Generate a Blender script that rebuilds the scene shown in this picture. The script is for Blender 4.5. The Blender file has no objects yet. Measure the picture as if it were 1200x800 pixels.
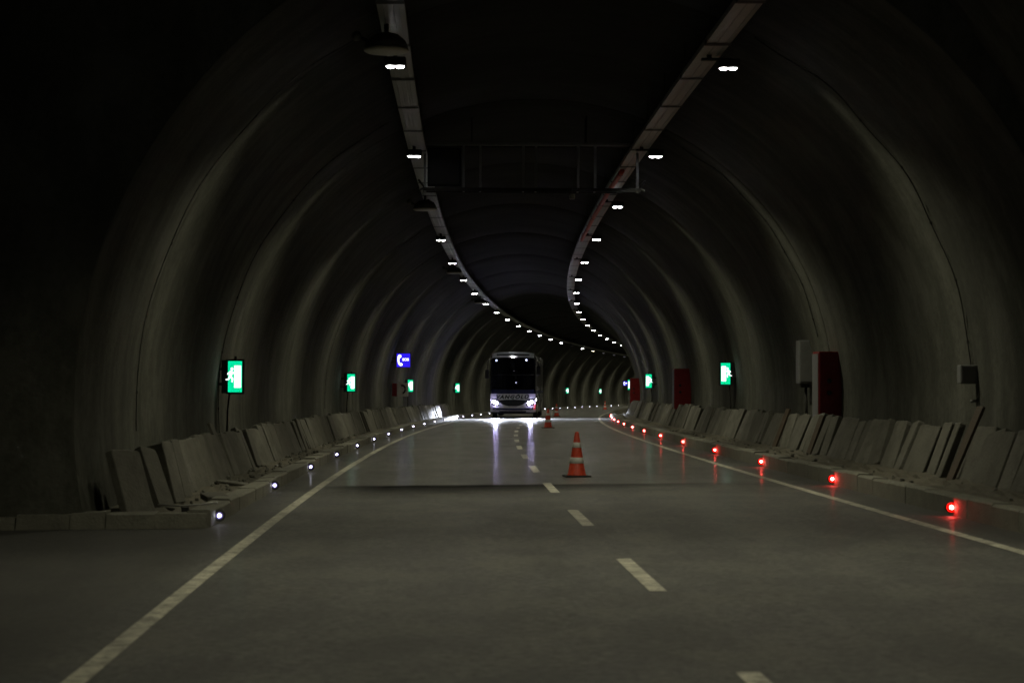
import bpy, bmesh, math, random
from mathutils import Vector, Matrix, Euler
R = math.radians
rnd = random.Random(7)
sc = bpy.context.scene
C = sc.collection

# ------------------------------------------------------------------ camera, world, exposure
cam_d = bpy.data.cameras.new("camera")
cam = bpy.data.objects.new("camera", cam_d)
C.objects.link(cam)
cam_d.lens = 70.0
cam_d.sensor_width = 36.0
cam_d.clip_start = 0.1
cam_d.clip_end = 2000.0
cam_d.dof.use_dof = True
cam_d.dof.focus_distance = 62.0
cam_d.dof.aperture_fstop = 3.2
cam.matrix_world = (Matrix.Translation((0, 0, 1.5)) @ Matrix.Rotation(R(90) + math.atan(52.57 / 2333.3), 4, 'X')
                    @ Matrix.Rotation(0.0032, 4, 'Z'))
sc.camera = cam
world = bpy.data.worlds.new("World")
sc.world = world
world.use_nodes = True
world.node_tree.nodes['Background'].inputs[0].default_value = (0.01, 0.012, 0.02, 1)
world.node_tree.nodes['Background'].inputs[1].default_value = 0.1
sc.view_settings.view_transform = 'Standard'
sc.view_settings.look = 'None'
sc.view_settings.exposure = 0.0
sc.view_settings.gamma = 1.0
sc.render.engine = 'CYCLES'
sc.cycles.max_bounces = 5
sc.cycles.diffuse_bounces = 1
sc.cycles.glossy_bounces = 3
sc.cycles.transparent_max_bounces = 6
sc.cycles.caustics_reflective = False
sc.cycles.caustics_refractive = False
sc.cycles.use_denoising = True

LAMP_W = 430.0          # watts of one road lamp
HEAD_W = 9000.0         # watts of one headlight

# ------------------------------------------------------------------ the road's line: curvature, height, cross fall
KS = [0, 40, 80, 120, 160, 200, 260, 340, 600]
KV = [.00067, .00079, .00102, .00100, .00096, .00097, .00100, .00103, .00103]
TH0, X0, CROSS = -.04822, 1.710, .01061
S0, S1 = -90, 470


def lerp_tab(x, xs, ys):
    if x <= xs[0]:
        return ys[0]
    for i in range(1, len(xs)):
        if x <= xs[i]:
            t = (x - xs[i - 1]) / (xs[i] - xs[i - 1])
            return ys[i - 1] + t * (ys[i] - ys[i - 1])
    return ys[-1]


def grade(s):
    t = min(max(s, -20), 330) / 100.0
    return .0696 * t - .3503 * t * t + .0732 * t ** 3


PT = {}
x, y, th = X0, 0.0, TH0
for i in range(0, S1 + 2):
    PT[i] = (x, y, th)
    k = lerp_tab(i + .5, KS, KV)
    x += math.sin(th + k / 2); y += math.cos(th + k / 2); th += k
x, y, th = X0, 0.0, TH0
for i in range(-1, S0 - 2, -1):
    k = KV[0]
    x -= math.sin(th - k / 2); y -= math.cos(th - k / 2); th -= k
    PT[i] = (x, y, th)


def centre(s):
    i = math.floor(s); f = s - i
    a, b = PT[i], PT[i + 1]
    return tuple(a[j] + (b[j] - a[j]) * f for j in range(3))


def P(s, o=0.0, h=0.0):
    """the point s metres along the road, o metres right of its centre line, h above the carriageway"""
    x, y, th = centre(s)
    return Vector((x + o * math.cos(th), y - o * math.sin(th), grade(s) + CROSS * o + h))


def head(s):
    return -centre(s)[2]


# ------------------------------------------------------------------ object helpers
def link(name, data, parent=None, loc=None, rot=None):
    o = bpy.data.objects.new(name, data)
    C.objects.link(o)
    if parent is not None:
        o.parent = parent
    if loc is not None:
        o.location = loc
    if rot is not None:
        o.rotation_euler = rot
    return o


def mesh(name, verts, faces, mat, smooth=False, uvs=None):
    me = bpy.data.meshes.new(name)
    me.from_pydata([tuple(v) for v in verts], [], faces)
    if mat is not None:
        me.materials.append(mat)
    if uvs is not None:
        uv = me.uv_layers.new(name="uv")
        for lp in me.loops:
            uv.data[lp.index].uv = uvs[lp.vertex_index]
    if smooth:
        me.polygons.foreach_set("use_smooth", [True] * len(me.polygons))
    me.update()
    return me


def bm_mesh(name, bm, mat, smooth=False):
    me = bpy.data.meshes.new(name)
    bmesh.ops.recalc_face_normals(bm, faces=bm.faces)
    bm.to_mesh(me); bm.free()
    if mat is not None:
        me.materials.append(mat)
    if smooth:
        me.polygons.foreach_set("use_smooth", [True] * len(me.polygons))
    return me


def tag(o, label, cat, group=None, kind=None):
    o['label'] = label
    o['category'] = cat
    if group:
        o['group'] = group
    if kind:
        o['kind'] = kind
    return o


def struct(o):
    o['kind'] = 'structure'
    return o


def thing(name, label, cat, s, o, h, group=None, rz=0.0, kind=None):
    e = link(name, None, None, P(s, o, h), (0, 0, head(s) + rz))
    e.empty_display_size = .2
    return tag(e, label, cat, group, kind)


def box(bm, x0, x1, y0, y1, z0, z1, bev=0.0, mtx=None):
    r = bmesh.ops.create_cube(bm, size=1.0)
    vs = r['verts']
    for v in vs:
        v.co = Vector(((x0 + x1) / 2 + v.co.x * (x1 - x0), (y0 + y1) / 2 + v.co.y * (y1 - y0), (z0 + z1) / 2 + v.co.z * (z1 - z0)))
    if bev:
        es = list({e for v in vs for e in v.link_edges})
        rr = bmesh.ops.bevel(bm, geom=es, offset=bev, segments=2, profile=.5, affect='EDGES')
        vs = list({v for f in rr['faces'] for v in f.verts} | {v for v in vs if v.is_valid})
    if mtx is not None:
        bmesh.ops.transform(bm, matrix=mtx, verts=[v for v in vs if v.is_valid])
    return vs


def tube(bm, pts, r, n=8, caps=True):
    pts = [Vector(p) for p in pts]
    rings = []
    up = Vector((0, 0, 1))
    for i, p in enumerate(pts):
        d = (pts[min(i + 1, len(pts) - 1)] - pts[max(i - 1, 0)]).normalized()
        a = d.cross(up)
        if a.length < 1e-3:
            a = d.cross(Vector((1, 0, 0)))
        a.normalize(); b = d.cross(a).normalized()
        rr = r[i] if isinstance(r, (list, tuple)) else r
        rings.append([bm.verts.new(p + a * rr * math.cos(2 * math.pi * k / n) + b * rr * math.sin(2 * math.pi * k / n)) for k in range(n)])
    for i in range(len(rings) - 1):
        for k in range(n):
            bm.faces.new((rings[i][k], rings[i][(k + 1) % n], rings[i + 1][(k + 1) % n], rings[i + 1][k]))
    if caps:
        bm.faces.new(rings[0]); bm.faces.new(rings[-1][::-1])


def lathe(bm, prof, n=24, cx=0.0, cy=0.0, axis='Z', cz=0.0):
    rings = []
    for r, z in prof:
        ring = []
        for k in range(n):
            a = 2 * math.pi * k / n
            if axis == 'Z':
                co = (cx + r * math.cos(a), cy + r * math.sin(a), cz + z)
            elif axis == 'Y':
                co = (cx + r * math.cos(a), cy + z, cz + r * math.sin(a))
            else:
                co = (cx + z, cy + r * math.cos(a), cz + r * math.sin(a))
            ring.append(bm.verts.new(co))
        rings.append(ring)
    for i in range(len(rings) - 1):
        for k in range(n):
            bm.faces.new((rings[i][k], rings[i][(k + 1) % n], rings[i + 1][(k + 1) % n], rings[i + 1][k]))
    bm.faces.new(rings[0]); bm.faces.new(rings[-1][::-1])


def prism(bm, pts, y0, y1):
    """polygon in (x, z) given counter-clockwise, extruded from y0 to y1"""
    a = [bm.verts.new((p[0], y0, p[1])) for p in pts]
    b = [bm.verts.new((p[0], y1, p[1])) for p in pts]
    bm.faces.new(a); bm.faces.new(b[::-1])
    n = len(pts)
    for i in range(n):
        bm.faces.new((a[i], b[i], b[(i + 1) % n], a[(i + 1) % n]))


def copy_tree(o, parent=None):
    c = o.copy()
    C.objects.link(c)
    if parent is not None:
        c.parent = parent
    for ch in list(o.children):
        copy_tree(ch, c)
    return c


# ------------------------------------------------------------------ materials
def new_mat(name):
    m = bpy.data.materials.new(name)
    m.use_nodes = True
    return m, m.node_tree.nodes, m.node_tree.links, m.node_tree.nodes['Principled BSDF']


def plain(name, col, rough=.6, metal=0.0, vary=.15, scale=9.0, bump=.0, spec=.5):
    m, N, L, b = new_mat(name)
    tc = N.new('ShaderNodeTexCoord')
    no = N.new('ShaderNodeTexNoise'); no.inputs['Scale'].default_value = scale; no.inputs['Detail'].default_value = 6
    L.new(tc.outputs['Object'], no.inputs['Vector'])
    mx = N.new('ShaderNodeMix'); mx.data_type = 'RGBA'
    mx.inputs[6].default_value = (*[c * (1 - vary * 1.6) for c in col], 1)
    mx.inputs[7].default_value = (*[min(1, c * (1 + vary * 1.6)) for c in col], 1)
    L.new(no.outputs['Fac'], mx.inputs[0]); L.new(mx.outputs[2], b.inputs['Base Color'])
    mr = N.new('ShaderNodeMapRange'); mr.inputs[3].default_value = max(.03, rough - .12); mr.inputs[4].default_value = min(1, rough + .12)
    L.new(no.outputs['Fac'], mr.inputs[0]); L.new(mr.outputs[0], b.inputs['Roughness'])
    b.inputs['Metallic'].default_value = metal
    b.inputs['Specular IOR Level'].default_value = spec
    if bump:
        n2 = N.new('ShaderNodeTexNoise'); n2.inputs['Scale'].default_value = scale * 6; n2.inputs['Detail'].default_value = 5
        L.new(tc.outputs['Object'], n2.inputs['Vector'])
        bp = N.new('ShaderNodeBump'); bp.inputs['Strength'].default_value = bump; bp.inputs['Distance'].default_value = .02
        L.new(n2.outputs['Fac'], bp.inputs['Height']); L.new(bp.outputs['Normal'], b.inputs['Normal'])
    return m


def glow(name, col, strength, sample=False):
    m, N, L, b = new_mat(name)
    b.inputs['Base Color'].default_value = (*[c * .2 for c in col], 1)
    b.inputs['Emission Color'].default_value = (*col, 1)
    b.inputs['Emission Strength'].default_value = strength
    b.inputs['Roughness'].default_value = .3
    try:
        m.cycles.emission_sampling = 'AUTO' if sample else 'NONE'
    except Exception:
        pass
    return m


def noise(N, L, vec, scale, detail=5, rough=.55, mp=None):
    if mp is not None:
        k = N.new('ShaderNodeMapping'); k.inputs['Scale'].default_value = mp
        L.new(vec, k.inputs['Vector']); vec = k.outputs[0]
    n = N.new('ShaderNodeTexNoise')
    n.inputs['Scale'].default_value = scale; n.inputs['Detail'].default_value = detail; n.inputs['Roughness'].default_value = rough
    L.new(vec, n.inputs['Vector'])
    return n.outputs['Fac']


def rng(N, L, v, a, b, c, d):
    m = N.new('ShaderNodeMapRange')
    for i, q in enumerate((a, b, c, d)):
        m.inputs[i + 1].default_value = q
    L.new(v, m.inputs[0])
    return m.outputs[0]


def math_(N, L, op, a, b=None, c=None):
    m = N.new('ShaderNodeMath'); m.operation = op
    for i, q in enumerate((a, b, c)):
        if q is None:
            continue
        if isinstance(q, (int, float)):
            m.inputs[i].default_value = q
        else:
            L.new(q, m.inputs[i])
    return m.outputs[0]


def mixc(N, L, f, a, b):
    m = N.new('ShaderNodeMix'); m.data_type = 'RGBA'
    for i, q in ((0, f), (6, a), (7, b)):
        if isinstance(q, tuple):
            m.inputs[i].default_value = (*q, 1)
        elif isinstance(q, (int, float)):
            m.inputs[i].default_value = q
        else:
            L.new(q, m.inputs[i])
    return m.outputs[2]


def lining_material():
    m, N, L, b = new_mat("shotcrete_lining")
    uv = N.new('ShaderNodeUVMap').outputs[0]          # u metres along the road, v metres round the arch
    blot = noise(N, L, uv, .35, 8, .6)
    streak = noise(N, L, uv, 1.0, 6, .6, (2.2, .16, 1))
    fine = noise(N, L, uv, 9, 7, .65)
    stain = rng(N, L, noise(N, L, uv, 1.0, 4, .5, (.9, .1, 1)), .52, .68, 0, 1)
    base = mixc(N, L, rng(N, L, streak, .36, .64, 0, 1), (.076, .078, .067), (.128, .129, .113))
    base = mixc(N, L, rng(N, L, blot, .42, .60, 0, .6), base, (.088, .091, .077))
    base = mixc(N, L, math_(N, L, 'MULTIPLY', stain, .4), base, (.050, .046, .040))
    base = mixc(N, L, rng(N, L, fine, .42, .62, 0, .5), base, (.06, .06, .052))
    dab = noise(N, L, uv, 1.0, 8, .7, (.8, .45, 1))
    base = mixc(N, L, rng(N, L, dab, .50, .60, 0, .5), base, (.155, .155, .138))
    base = mixc(N, L, rng(N, L, dab, .38, .47, .5, 0), base, (.05, .05, .045))
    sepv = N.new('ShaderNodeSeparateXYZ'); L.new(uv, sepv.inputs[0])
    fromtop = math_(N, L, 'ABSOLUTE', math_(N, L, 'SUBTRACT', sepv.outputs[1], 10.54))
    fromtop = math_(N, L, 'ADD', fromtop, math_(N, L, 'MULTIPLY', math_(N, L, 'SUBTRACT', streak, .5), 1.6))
    # unlit crown painted near-black into the colour, running out above the walls
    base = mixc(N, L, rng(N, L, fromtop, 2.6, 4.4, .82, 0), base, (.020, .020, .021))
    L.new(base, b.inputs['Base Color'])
    L.new(rng(N, L, blot, .3, .7, .82, .97), b.inputs['Roughness'])
    b.inputs['Specular IOR Level'].default_value = .12
    # shutter board lines running round the arch
    sep = N.new('ShaderNodeSeparateXYZ'); L.new(uv, sep.inputs[0])
    fr = math_(N, L, 'FRACT', math_(N, L, 'MULTIPLY', sep.outputs[0], 1 / 1.5))
    ln = math_(N, L, 'LESS_THAN', math_(N, L, 'ABSOLUTE', math_(N, L, 'SUBTRACT', fr, .5)), .008)
    hgt = math_(N, L, 'ADD', math_(N, L, 'MULTIPLY', blot, 1.0), math_(N, L, 'MULTIPLY', fine, .35))
    hgt = math_(N, L, 'ADD', hgt, math_(N, L, 'MULTIPLY', streak, .18))
    hgt = math_(N, L, 'SUBTRACT', hgt, math_(N, L, 'MULTIPLY', ln, .25))
    bp = N.new('ShaderNodeBump'); bp.inputs['Strength'].default_value = .7; bp.inputs['Distance'].default_value = .05
    L.new(hgt, bp.inputs['Height']); L.new(bp.outputs[0], b.inputs['Normal'])
    return m


def road_material():
    m, N, L, b = new_mat("worn_asphalt")
    uv = N.new('ShaderNodeUVMap').outputs[0]          # u metres across, v metres along
    sep = N.new('ShaderNodeSeparateXYZ'); L.new(uv, sep.inputs[0])
    u, v = sep.outputs[0], sep.outputs[1]
    grain = noise(N, L, uv, 38, 4, .8)
    chip = noise(N, L, uv, 95, 2, .7)
    mott = noise(N, L, uv, 1.0, 7, .6, (.9, .3, 1))
    trans = noise(N, L, uv, 1.0, 5, .6, (.12, .55, 1))
    smear = rng(N, L, noise(N, L, uv, 1.0, 4, .6, (1.6, .12, 1)), .45, .75, 0, 1)
    base = mixc(N, L, rng(N, L, mott, .3, .7, 0, 1), (.045, .047, .049), (.088, .090, .088))
    base = mixc(N, L, rng(N, L, trans, .45, .7, 0, .6), base, (.095, .093, .080))
    base = mixc(N, L, rng(N, L, grain, .46, .64, 0, .9), base, (.19, .19, .18))
    base = mixc(N, L, rng(N, L, chip, .50, .64, 0, .85), base, (.018, .018, .018))
    # two dark wheel paths in each lane
    wp = math_(N, L, 'ABSOLUTE', math_(N, L, 'SUBTRACT', math_(N, L, 'ABSOLUTE', math_(N, L, 'SUBTRACT', math_(N, L, 'ABSOLUTE', u), 1.77)), .85))
    wpm = math_(N, L, 'MULTIPLY', rng(N, L, wp, .15, .55, .42, 0), rng(N, L, noise(N, L, uv, 1.0, 4, .6, (.7, .08, 1)), .35, .6, .3, 1))
    base = mixc(N, L, wpm, base, (.042, .042, .043))
    blotch = rng(N, L, noise(N, L, uv, .55, 6, .7), .56, .66, 0, .55)
    base = mixc(N, L, blotch, base, (.115, .11, .09))
    clump = noise(N, L, uv, 13, 5, .75)
    base = mixc(N, L, rng(N, L, clump, .47, .60, 0, .75), base, (.155, .155, .145))
    base = mixc(N, L, rng(N, L, clump, .36, .47, .75, 0), base, (.022, .022, .022))
    patch = noise(N, L, uv, 1.0, 8, .72, (1.3, .7, 1))
    base = mixc(N, L, rng(N, L, patch, .42, .54, .4, 0), base, (.036, .036, .038))
    base = mixc(N, L, rng(N, L, patch, .50, .62, 0, .38), base, (.13, .127, .108))
    base = mixc(N, L, math_(N, L, 'MULTIPLY', smear, .35), base, (.042, .042, .044))
    # road step's shadow painted dark in front of the cone, running out right
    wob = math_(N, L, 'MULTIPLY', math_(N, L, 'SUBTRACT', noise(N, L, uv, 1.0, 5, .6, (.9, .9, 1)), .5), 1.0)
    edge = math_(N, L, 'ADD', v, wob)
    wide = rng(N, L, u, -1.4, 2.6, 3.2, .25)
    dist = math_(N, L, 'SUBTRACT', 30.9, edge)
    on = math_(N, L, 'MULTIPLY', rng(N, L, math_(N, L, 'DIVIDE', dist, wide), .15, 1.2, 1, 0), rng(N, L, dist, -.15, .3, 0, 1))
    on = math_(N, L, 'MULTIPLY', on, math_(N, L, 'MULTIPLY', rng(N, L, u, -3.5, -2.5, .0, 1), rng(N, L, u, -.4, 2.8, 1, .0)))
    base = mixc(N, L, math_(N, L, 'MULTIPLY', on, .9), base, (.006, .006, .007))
    shd = rng(N, L, math_(N, L, 'ABSOLUTE', u), 3.6, 4.0, 0, .6)
    base = mixc(N, L, shd, base, (.026, .025, .023))      # oily dirt gathered outside the edge lines
    # the strip resurfaced in front of that shadow is a little darker and duller
    near = rng(N, L, v, 30.6, 31.0, 1, 0)
    base = mixc(N, L, math_(N, L, 'MULTIPLY', near, .2), base, (.045, .045, .046))
    L.new(base, b.inputs['Base Color'])
    sh = rng(N, L, math_(N, L, 'ABSOLUTE', u), 3.3, 3.9, 0, 1)
    ro = math_(N, L, 'ADD', rng(N, L, mott, .3, .7, .44, .56), math_(N, L, 'MULTIPLY', math_(N, L, 'MAXIMUM', near, sh), .22))
    ro = math_(N, L, 'ADD', ro, math_(N, L, 'MULTIPLY', on, .5))
    L.new(ro, b.inputs['Roughness'])
    L.new(rng(N, L, on, 0, 1, .5, .0), b.inputs['Specular IOR Level'])
    # film polished by tyres, thinner where it is dusty
    cw = math_(N, L, 'MULTIPLY', rng(N, L, smear, 0, 1, .18, .36), math_(N, L, 'SUBTRACT', 1.0, math_(N, L, 'MULTIPLY', on, .9)))
    cw = math_(N, L, 'MULTIPLY', cw, rng(N, L, math_(N, L, 'ABSOLUTE', u), 3.3, 4.0, 1, .12))      # dust along the kerbs
    cw = math_(N, L, 'MULTIPLY', cw, rng(N, L, near, 0, 1, 1, .12))
    L.new(cw, b.inputs['Coat Weight']); b.inputs['Coat Roughness'].default_value = .165
    bp = N.new('ShaderNodeBump'); bp.inputs['Strength'].default_value = .6; bp.inputs['Distance'].default_value = .012
    hgt = math_(N, L, 'ADD', grain, math_(N, L, 'MULTIPLY', mott, 2.0))
    L.new(hgt, bp.inputs['Height']); L.new(bp.outputs[0], b.inputs['Normal'])
    return m


def paint_material():
    m, N, L, b = new_mat("worn_road_paint")
    tc = N.new('ShaderNodeTexCoord')
    geo = N.new('ShaderNodeNewGeometry')
    f = noise(N, L, geo.outputs['Position'], 3.5, 8, .7)
    g = noise(N, L, geo.outputs['Position'], 40, 4, .7)
    c = mixc(N, L, rng(N, L, f, .40, .60, 0, 1), (.62, .60, .50), (.32, .31, .26))
    h = noise(N, L, geo.outputs['Position'], 9, 6, .75)
    c = mixc(N, L, rng(N, L, h, .51, .62, 0, .85), c, (.09, .088, .078))
    c = mixc(N, L, rng(N, L, g, .50, .68, 0, .85), c, (.10, .095, .08))
    L.new(c, b.inputs['Base Color'])
    b.inputs['Roughness'].default_value = .6
    return m


M = {}
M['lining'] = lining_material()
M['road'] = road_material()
M['paint'] = paint_material()
M['kerb'] = plain("kerb_concrete", (.165, .162, .135), .8, 0, .25, 5, .5)
M['walkway'] = plain("dusty_walkway", (.098, .090, .070), .9, 0, .35, 3, .8)
M['slab'] = plain("slab_concrete", (.165, .162, .138), .8, 0, .22, 4, .5)
M['slab_dark'] = plain("weathered_slab_concrete", (.13, .127, .108), .85, 0, .25, 4, .5)
for nm in ('slab', 'slab_dark'):
    N, L = M[nm].node_tree.nodes, M[nm].node_tree.links
    b = N['Principled BSDF']
    src = b.inputs['Base Color'].links[0].from_socket
    oi = N.new('ShaderNodeObjectInfo')
    tc = N.new('ShaderNodeTexCoord')
    add = N.new('ShaderNodeVectorMath'); add.operation = 'ADD'
    sc_ = N.new('ShaderNodeVectorMath'); sc_.operation = 'SCALE'; sc_.inputs[0].default_value = (37, 91, 53)
    L.new(oi.outputs['Random'], sc_.inputs['Scale']); L.new(tc.outputs['Object'], add.inputs[0]); L.new(sc_.outputs[0], add.inputs[1])
    blot = rng(N, L, noise(N, L, add.outputs[0], 3.2, 6, .65), .42, .62, 0, .6)
    c1 = mixc(N, L, rng(N, L, oi.outputs['Random'], 0, 1, 0, .75), src, (.092, .089, .076))
    L.new(mixc(N, L, blot, c1, (.07, .067, .056)), b.inputs['Base Color'])
M['timber'] = plain("raw_timber", (.075, .055, .038), .75, 0, .3, 6, .4)
M['galv'] = plain("galvanised_steel", (.34, .34, .33), .5, .55, .15, 7, .1)
M['dark_steel'] = plain("dark_steel", (.030, .029, .026), .75, .2, .25, 8, .1)
M['gantry_steel'] = plain("sooty_steel", (.028, .027, .024), .85, 0, .25, 8, .1, .2)
M['matt_black'] = plain("matt_black", (.008, .008, .010), .95, 0, .2, 8, 0, .1)
M['black'] = plain("black_plastic", (.012, .012, .012), .6, 0, .2, 8)
M['grey_paint'] = plain("grey_enamel", (.16, .165, .165), .5, 0, .15, 6)
M['pale_paint'] = plain("pale_enamel", (.60, .60, .56), .5, 0, .12, 6)
M['red_paint'] = plain("red_enamel", (.21, .008, .008), .45, 0, .2, 6)
M['red_pipe'] = plain("red_conduit", (.62, .060, .025), .5, 0, .2, 9)
M['orange'] = plain("orange_rubber", (.62, .060, .022), .55, 0, .28, 14)
M['reflective'] = plain("reflective_white", (.72, .71, .68), .45, 0, .12, 12)
M['rubber'] = plain("black_rubber", (.02, .02, .02), .8, 0, .3, 9)
M['dome'] = plain("dusty_grey_dome", (.10, .10, .08), .6, 0, .2, 9)
M['dome_rim'] = plain("pale_dome_rim", (.45, .44, .34), .4, 0, .12, 9)
M['lamp_lens'] = glow("lamp_lens", (1.0, .97, 1.0), 60)
M['lamp_dim'] = glow("lamp_lens_failing", (.9, .9, 1.0), .35)
M['lamp_off'] = glow("lamp_lens_off", (.9, .9, 1.0), .02)
M['lamp_yellow'] = glow("lamp_lens_yellowish", (1.0, .95, .62), 14)
M['white_led'] = glow("white_led", (.86, .84, 1.0), 26)
M['white_ring'] = glow("white_led_ring", (.35, .30, .8), .7)
M['red_led'] = glow("red_led", (1.0, .22, .18), 45)
M['red_ring'] = glow("red_led_lens", (1.0, .006, .003), 1.6)
M['green_face'] = glow("green_sign_face", (.0, .72, .33), 1.1, True)
M['white_face'] = glow("white_sign_symbol", (.97, 1.0, 1.0), 1.7, True)
M['blue_face'] = glow("blue_sign_face", (.03, .012, .95), .85, True)
M['headlight'] = glow("headlight_glow", (.60, .53, 1.0), 190, True)
M['coach_paint'] = plain("white_coach_paint", (.84, .84, .82), .3, 0, .06, 2)
M['coach_side'] = plain("dark_silver_coach_paint", (.085, .088, .10), .25, 0, .08, 2)
M['coach_navy'] = plain("navy_coach_paint", (.02, .025, .09), .3, 0, .1, 2)
M['coach_dark'] = plain("dark_trim", (.018, .018, .022), .4, 0, .2, 8)
M['letter'] = plain("dark_lettering", (.02, .025, .03), .4, 0, .1, 8)
M['seat_cloth'] = plain("seat_cloth", (.06, .06, .09), .9, 0, .2, 8)
M['bulb'] = glow("small_lamp", (.95, .95, 1.0), 12)
M['red_marker'] = glow("red_marker", (1.0, .05, .06), .7)


def glass_material():
    m = bpy.data.materials.new("tinted_windscreen"); m.use_nodes = True
    N, L = m.node_tree.nodes, m.node_tree.links
    N.clear()
    out = N.new('ShaderNodeOutputMaterial')
    tr = N.new('ShaderNodeBsdfTransparent'); tr.inputs[0].default_value = (.45, .48, .55, 1)
    gl = N.new('ShaderNodeBsdfGlossy'); gl.inputs['Roughness'].default_value = .03; gl.inputs[0].default_value = (.9, .93, 1, 1)
    fr = N.new('ShaderNodeFresnel'); fr.inputs[0].default_value = 1.5
    mx = N.new('ShaderNodeMixShader')
    L.new(fr.outputs[0], mx.inputs[0]); L.new(tr.outputs[0], mx.inputs[1]); L.new(gl.outputs[0], mx.inputs[2])
    L.new(mx.outputs[0], out.inputs[0])
    return m


M['glass'] = glass_material()

# ------------------------------------------------------------------ road with its markings
L_EDGE, R_EDGE = -4.10, 4.24            # kerb faces
BAY = 21.9                              # the lay-by on the left ends here
END = 455.0
STEP = 31.0


def lip(s):
    t = min(1, max(0, (s - (STEP - .12)) / .14))
    return -.0005 * (1 - t)


def sweep(name, prof, ss, mat, smooth=False, extra=None, closed=False, cap=False):
    """prof: list of (o, h); swept along the stations ss; UV = (offset round the profile, s)"""
    vs, uv, fs = [], [], []
    arc = [0.0]
    for i in range(1, len(prof)):
        arc.append(arc[-1] + math.dist(prof[i], prof[i - 1]))
    n = len(prof)
    for s in ss:
        for (o, h), a in zip(prof, arc):
            vs.append(P(s, o, h + (extra(s) if extra else 0))); uv.append((a, s))
    for i in range(len(ss) - 1):
        for j in range(n if closed else n - 1):
            k = (j + 1) % n
            fs.append((i * n + j, i * n + k, (i + 1) * n + k, (i + 1) * n + j))
    if cap:
        fs.append(tuple(range(n))[::-1]); m0 = (len(ss) - 1) * n
        fs.append(tuple(range(m0, m0 + n)))
    return mesh(name, vs, fs, mat, smooth, uv)


def stations(a, b, step):
    n = max(1, math.ceil((b - a) / step))
    return [a + (b - a) * i / n for i in range(n + 1)]


ss = stations(-70, 30.8, 2.0)[:-1] + [30.80, 30.88, 30.95, 31.02, 31.1] + stations(31.1, END, 2.0)[1:]
prof = [(-10.2 + i * .5, 0) for i in range(33)]
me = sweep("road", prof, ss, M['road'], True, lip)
for lp in me.loops:                         # u = metres from the centre line
    d = me.uv_layers[0].data[lp.index]
    d.uv = (d.uv[0] - 10.2, d.uv[1])
road = struct(link("road", me))
for o in (-3.50, 3.58):
    e = link("edge_line", sweep("edge_line", [(o - .064, .004), (o + .064, .004)], stations(-20, 30.7, 1.5) + [30.88, 30.95, 31.02] + stations(31.1, 330, 1.5), M['paint'], False, lip), road)
for i in range(-1, 34):
    c = 16.03 + 6.884 * i
    a, b = c - 1.4 + rnd.uniform(-.05, .05), c + 1.4 + rnd.uniform(-.05, .05)
    link("lane_dash", sweep("lane_dash", [(-.065, .004), (.065, .004)], stations(a, b, .7), M['paint'], False, lip), road)

# ------------------------------------------------------------------ tunnel lining
RAD, ZC = 5.75, 1.25
LAMP0_L, LAMP0_R, PITCH = 27.67, 27.92, 10.663
tunnel = link("tunnel", None)
tag(tunnel, "bare grey concrete tunnel lining arching over the whole road", "tunnel", kind='structure')


def arch(r, n=64, a0=-15.0, a1=195.0, oc=0.0, zc=ZC):
    return [(oc + r * math.cos(R(a0 + (a1 - a0) * i / n)), zc + r * math.sin(R(a0 + (a1 - a0) * i / n))) for i in range(n + 1)]


def ring_mesh(name, rows, mat):
    """rows: list of (s, profile)"""
    vs, uv, fs = [], [], []
    n = len(rows[0][1])
    for s, pr in rows:
        a = 0
        for j, (o, h) in enumerate(pr):
            if j:
                a += math.dist(pr[j], pr[j - 1])
            vs.append(P(s, o, h)); uv.append((s, a))
    for i in range(len(rows) - 1):
        for j in range(n - 1):
            fs.append((i * n + j, (i + 1) * n + j, (i + 1) * n + j + 1, i * n + j + 1))
    me = mesh(name, vs, fs, mat, True, uv)
    return me


joints = [BAY] + [27.35 + PITCH * i for i in range(0, 41)]
for i in range(len(joints) - 1):
    a, b = joints[i], joints[i + 1]
    if a > END:
        break
    r = RAD + rnd.uniform(-.012, .012)
    fl = .15 if i == 0 else 0.0            # the first ring is cast a little narrower at its mouth
    rows = [(a, arch(r + .06 - fl)), (a + .035, arch(r + .06 - fl)), (a + .036, arch(r + .012 - fl)), (a + .07, arch(r - fl))]
    rows += [(s, arch(r - fl * (b - s) / (b - a))) for s in stations(a + .07, b - .07, 2.7)[1:-1]] + [(b - .07, arch(r)), (b - .036, arch(r + .012)), (b, arch(r + .06))]
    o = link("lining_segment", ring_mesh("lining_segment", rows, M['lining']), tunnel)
    o.data.set_sharp_from_angle(angle=R(40))
# the wider lay-by bay in which the camera stands, and the wall that closes it
BR, BO, BZ = 7.7, -1.85, .75
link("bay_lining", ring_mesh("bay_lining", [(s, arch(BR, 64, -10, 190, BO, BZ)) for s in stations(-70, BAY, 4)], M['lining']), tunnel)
vs, uv, fs = [], [], []
n = 72
inner = arch(RAD - .138, n)
for j, (o, h) in enumerate(inner):
    a = math.atan2(h - ZC, o)
    d = Vector((math.cos(a), math.sin(a)))
    p = Vector((0 - BO, ZC - BZ))
    bq = p.dot(d)
    t = -bq + math.sqrt(max(0, bq * bq - (p.length_squared - (BR + .15) ** 2)))
    t = max(t, RAD + .05)
    for q in range(5):
        rr = (RAD - .138) + (t - RAD + .138) * q / 4
        oo, hh = d.x * rr, ZC + d.y * rr
        vs.append(P(BAY, oo, hh)); uv.append((oo, hh))
for j in range(n):
    for q in range(4):
        a = j * 5 + q
        fs.append((a, a + 1, a + 6, a + 5))
link("bay_end_wall", mesh("bay_end_wall", vs, fs, M['lining'], False, uv), tunnel)
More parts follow.
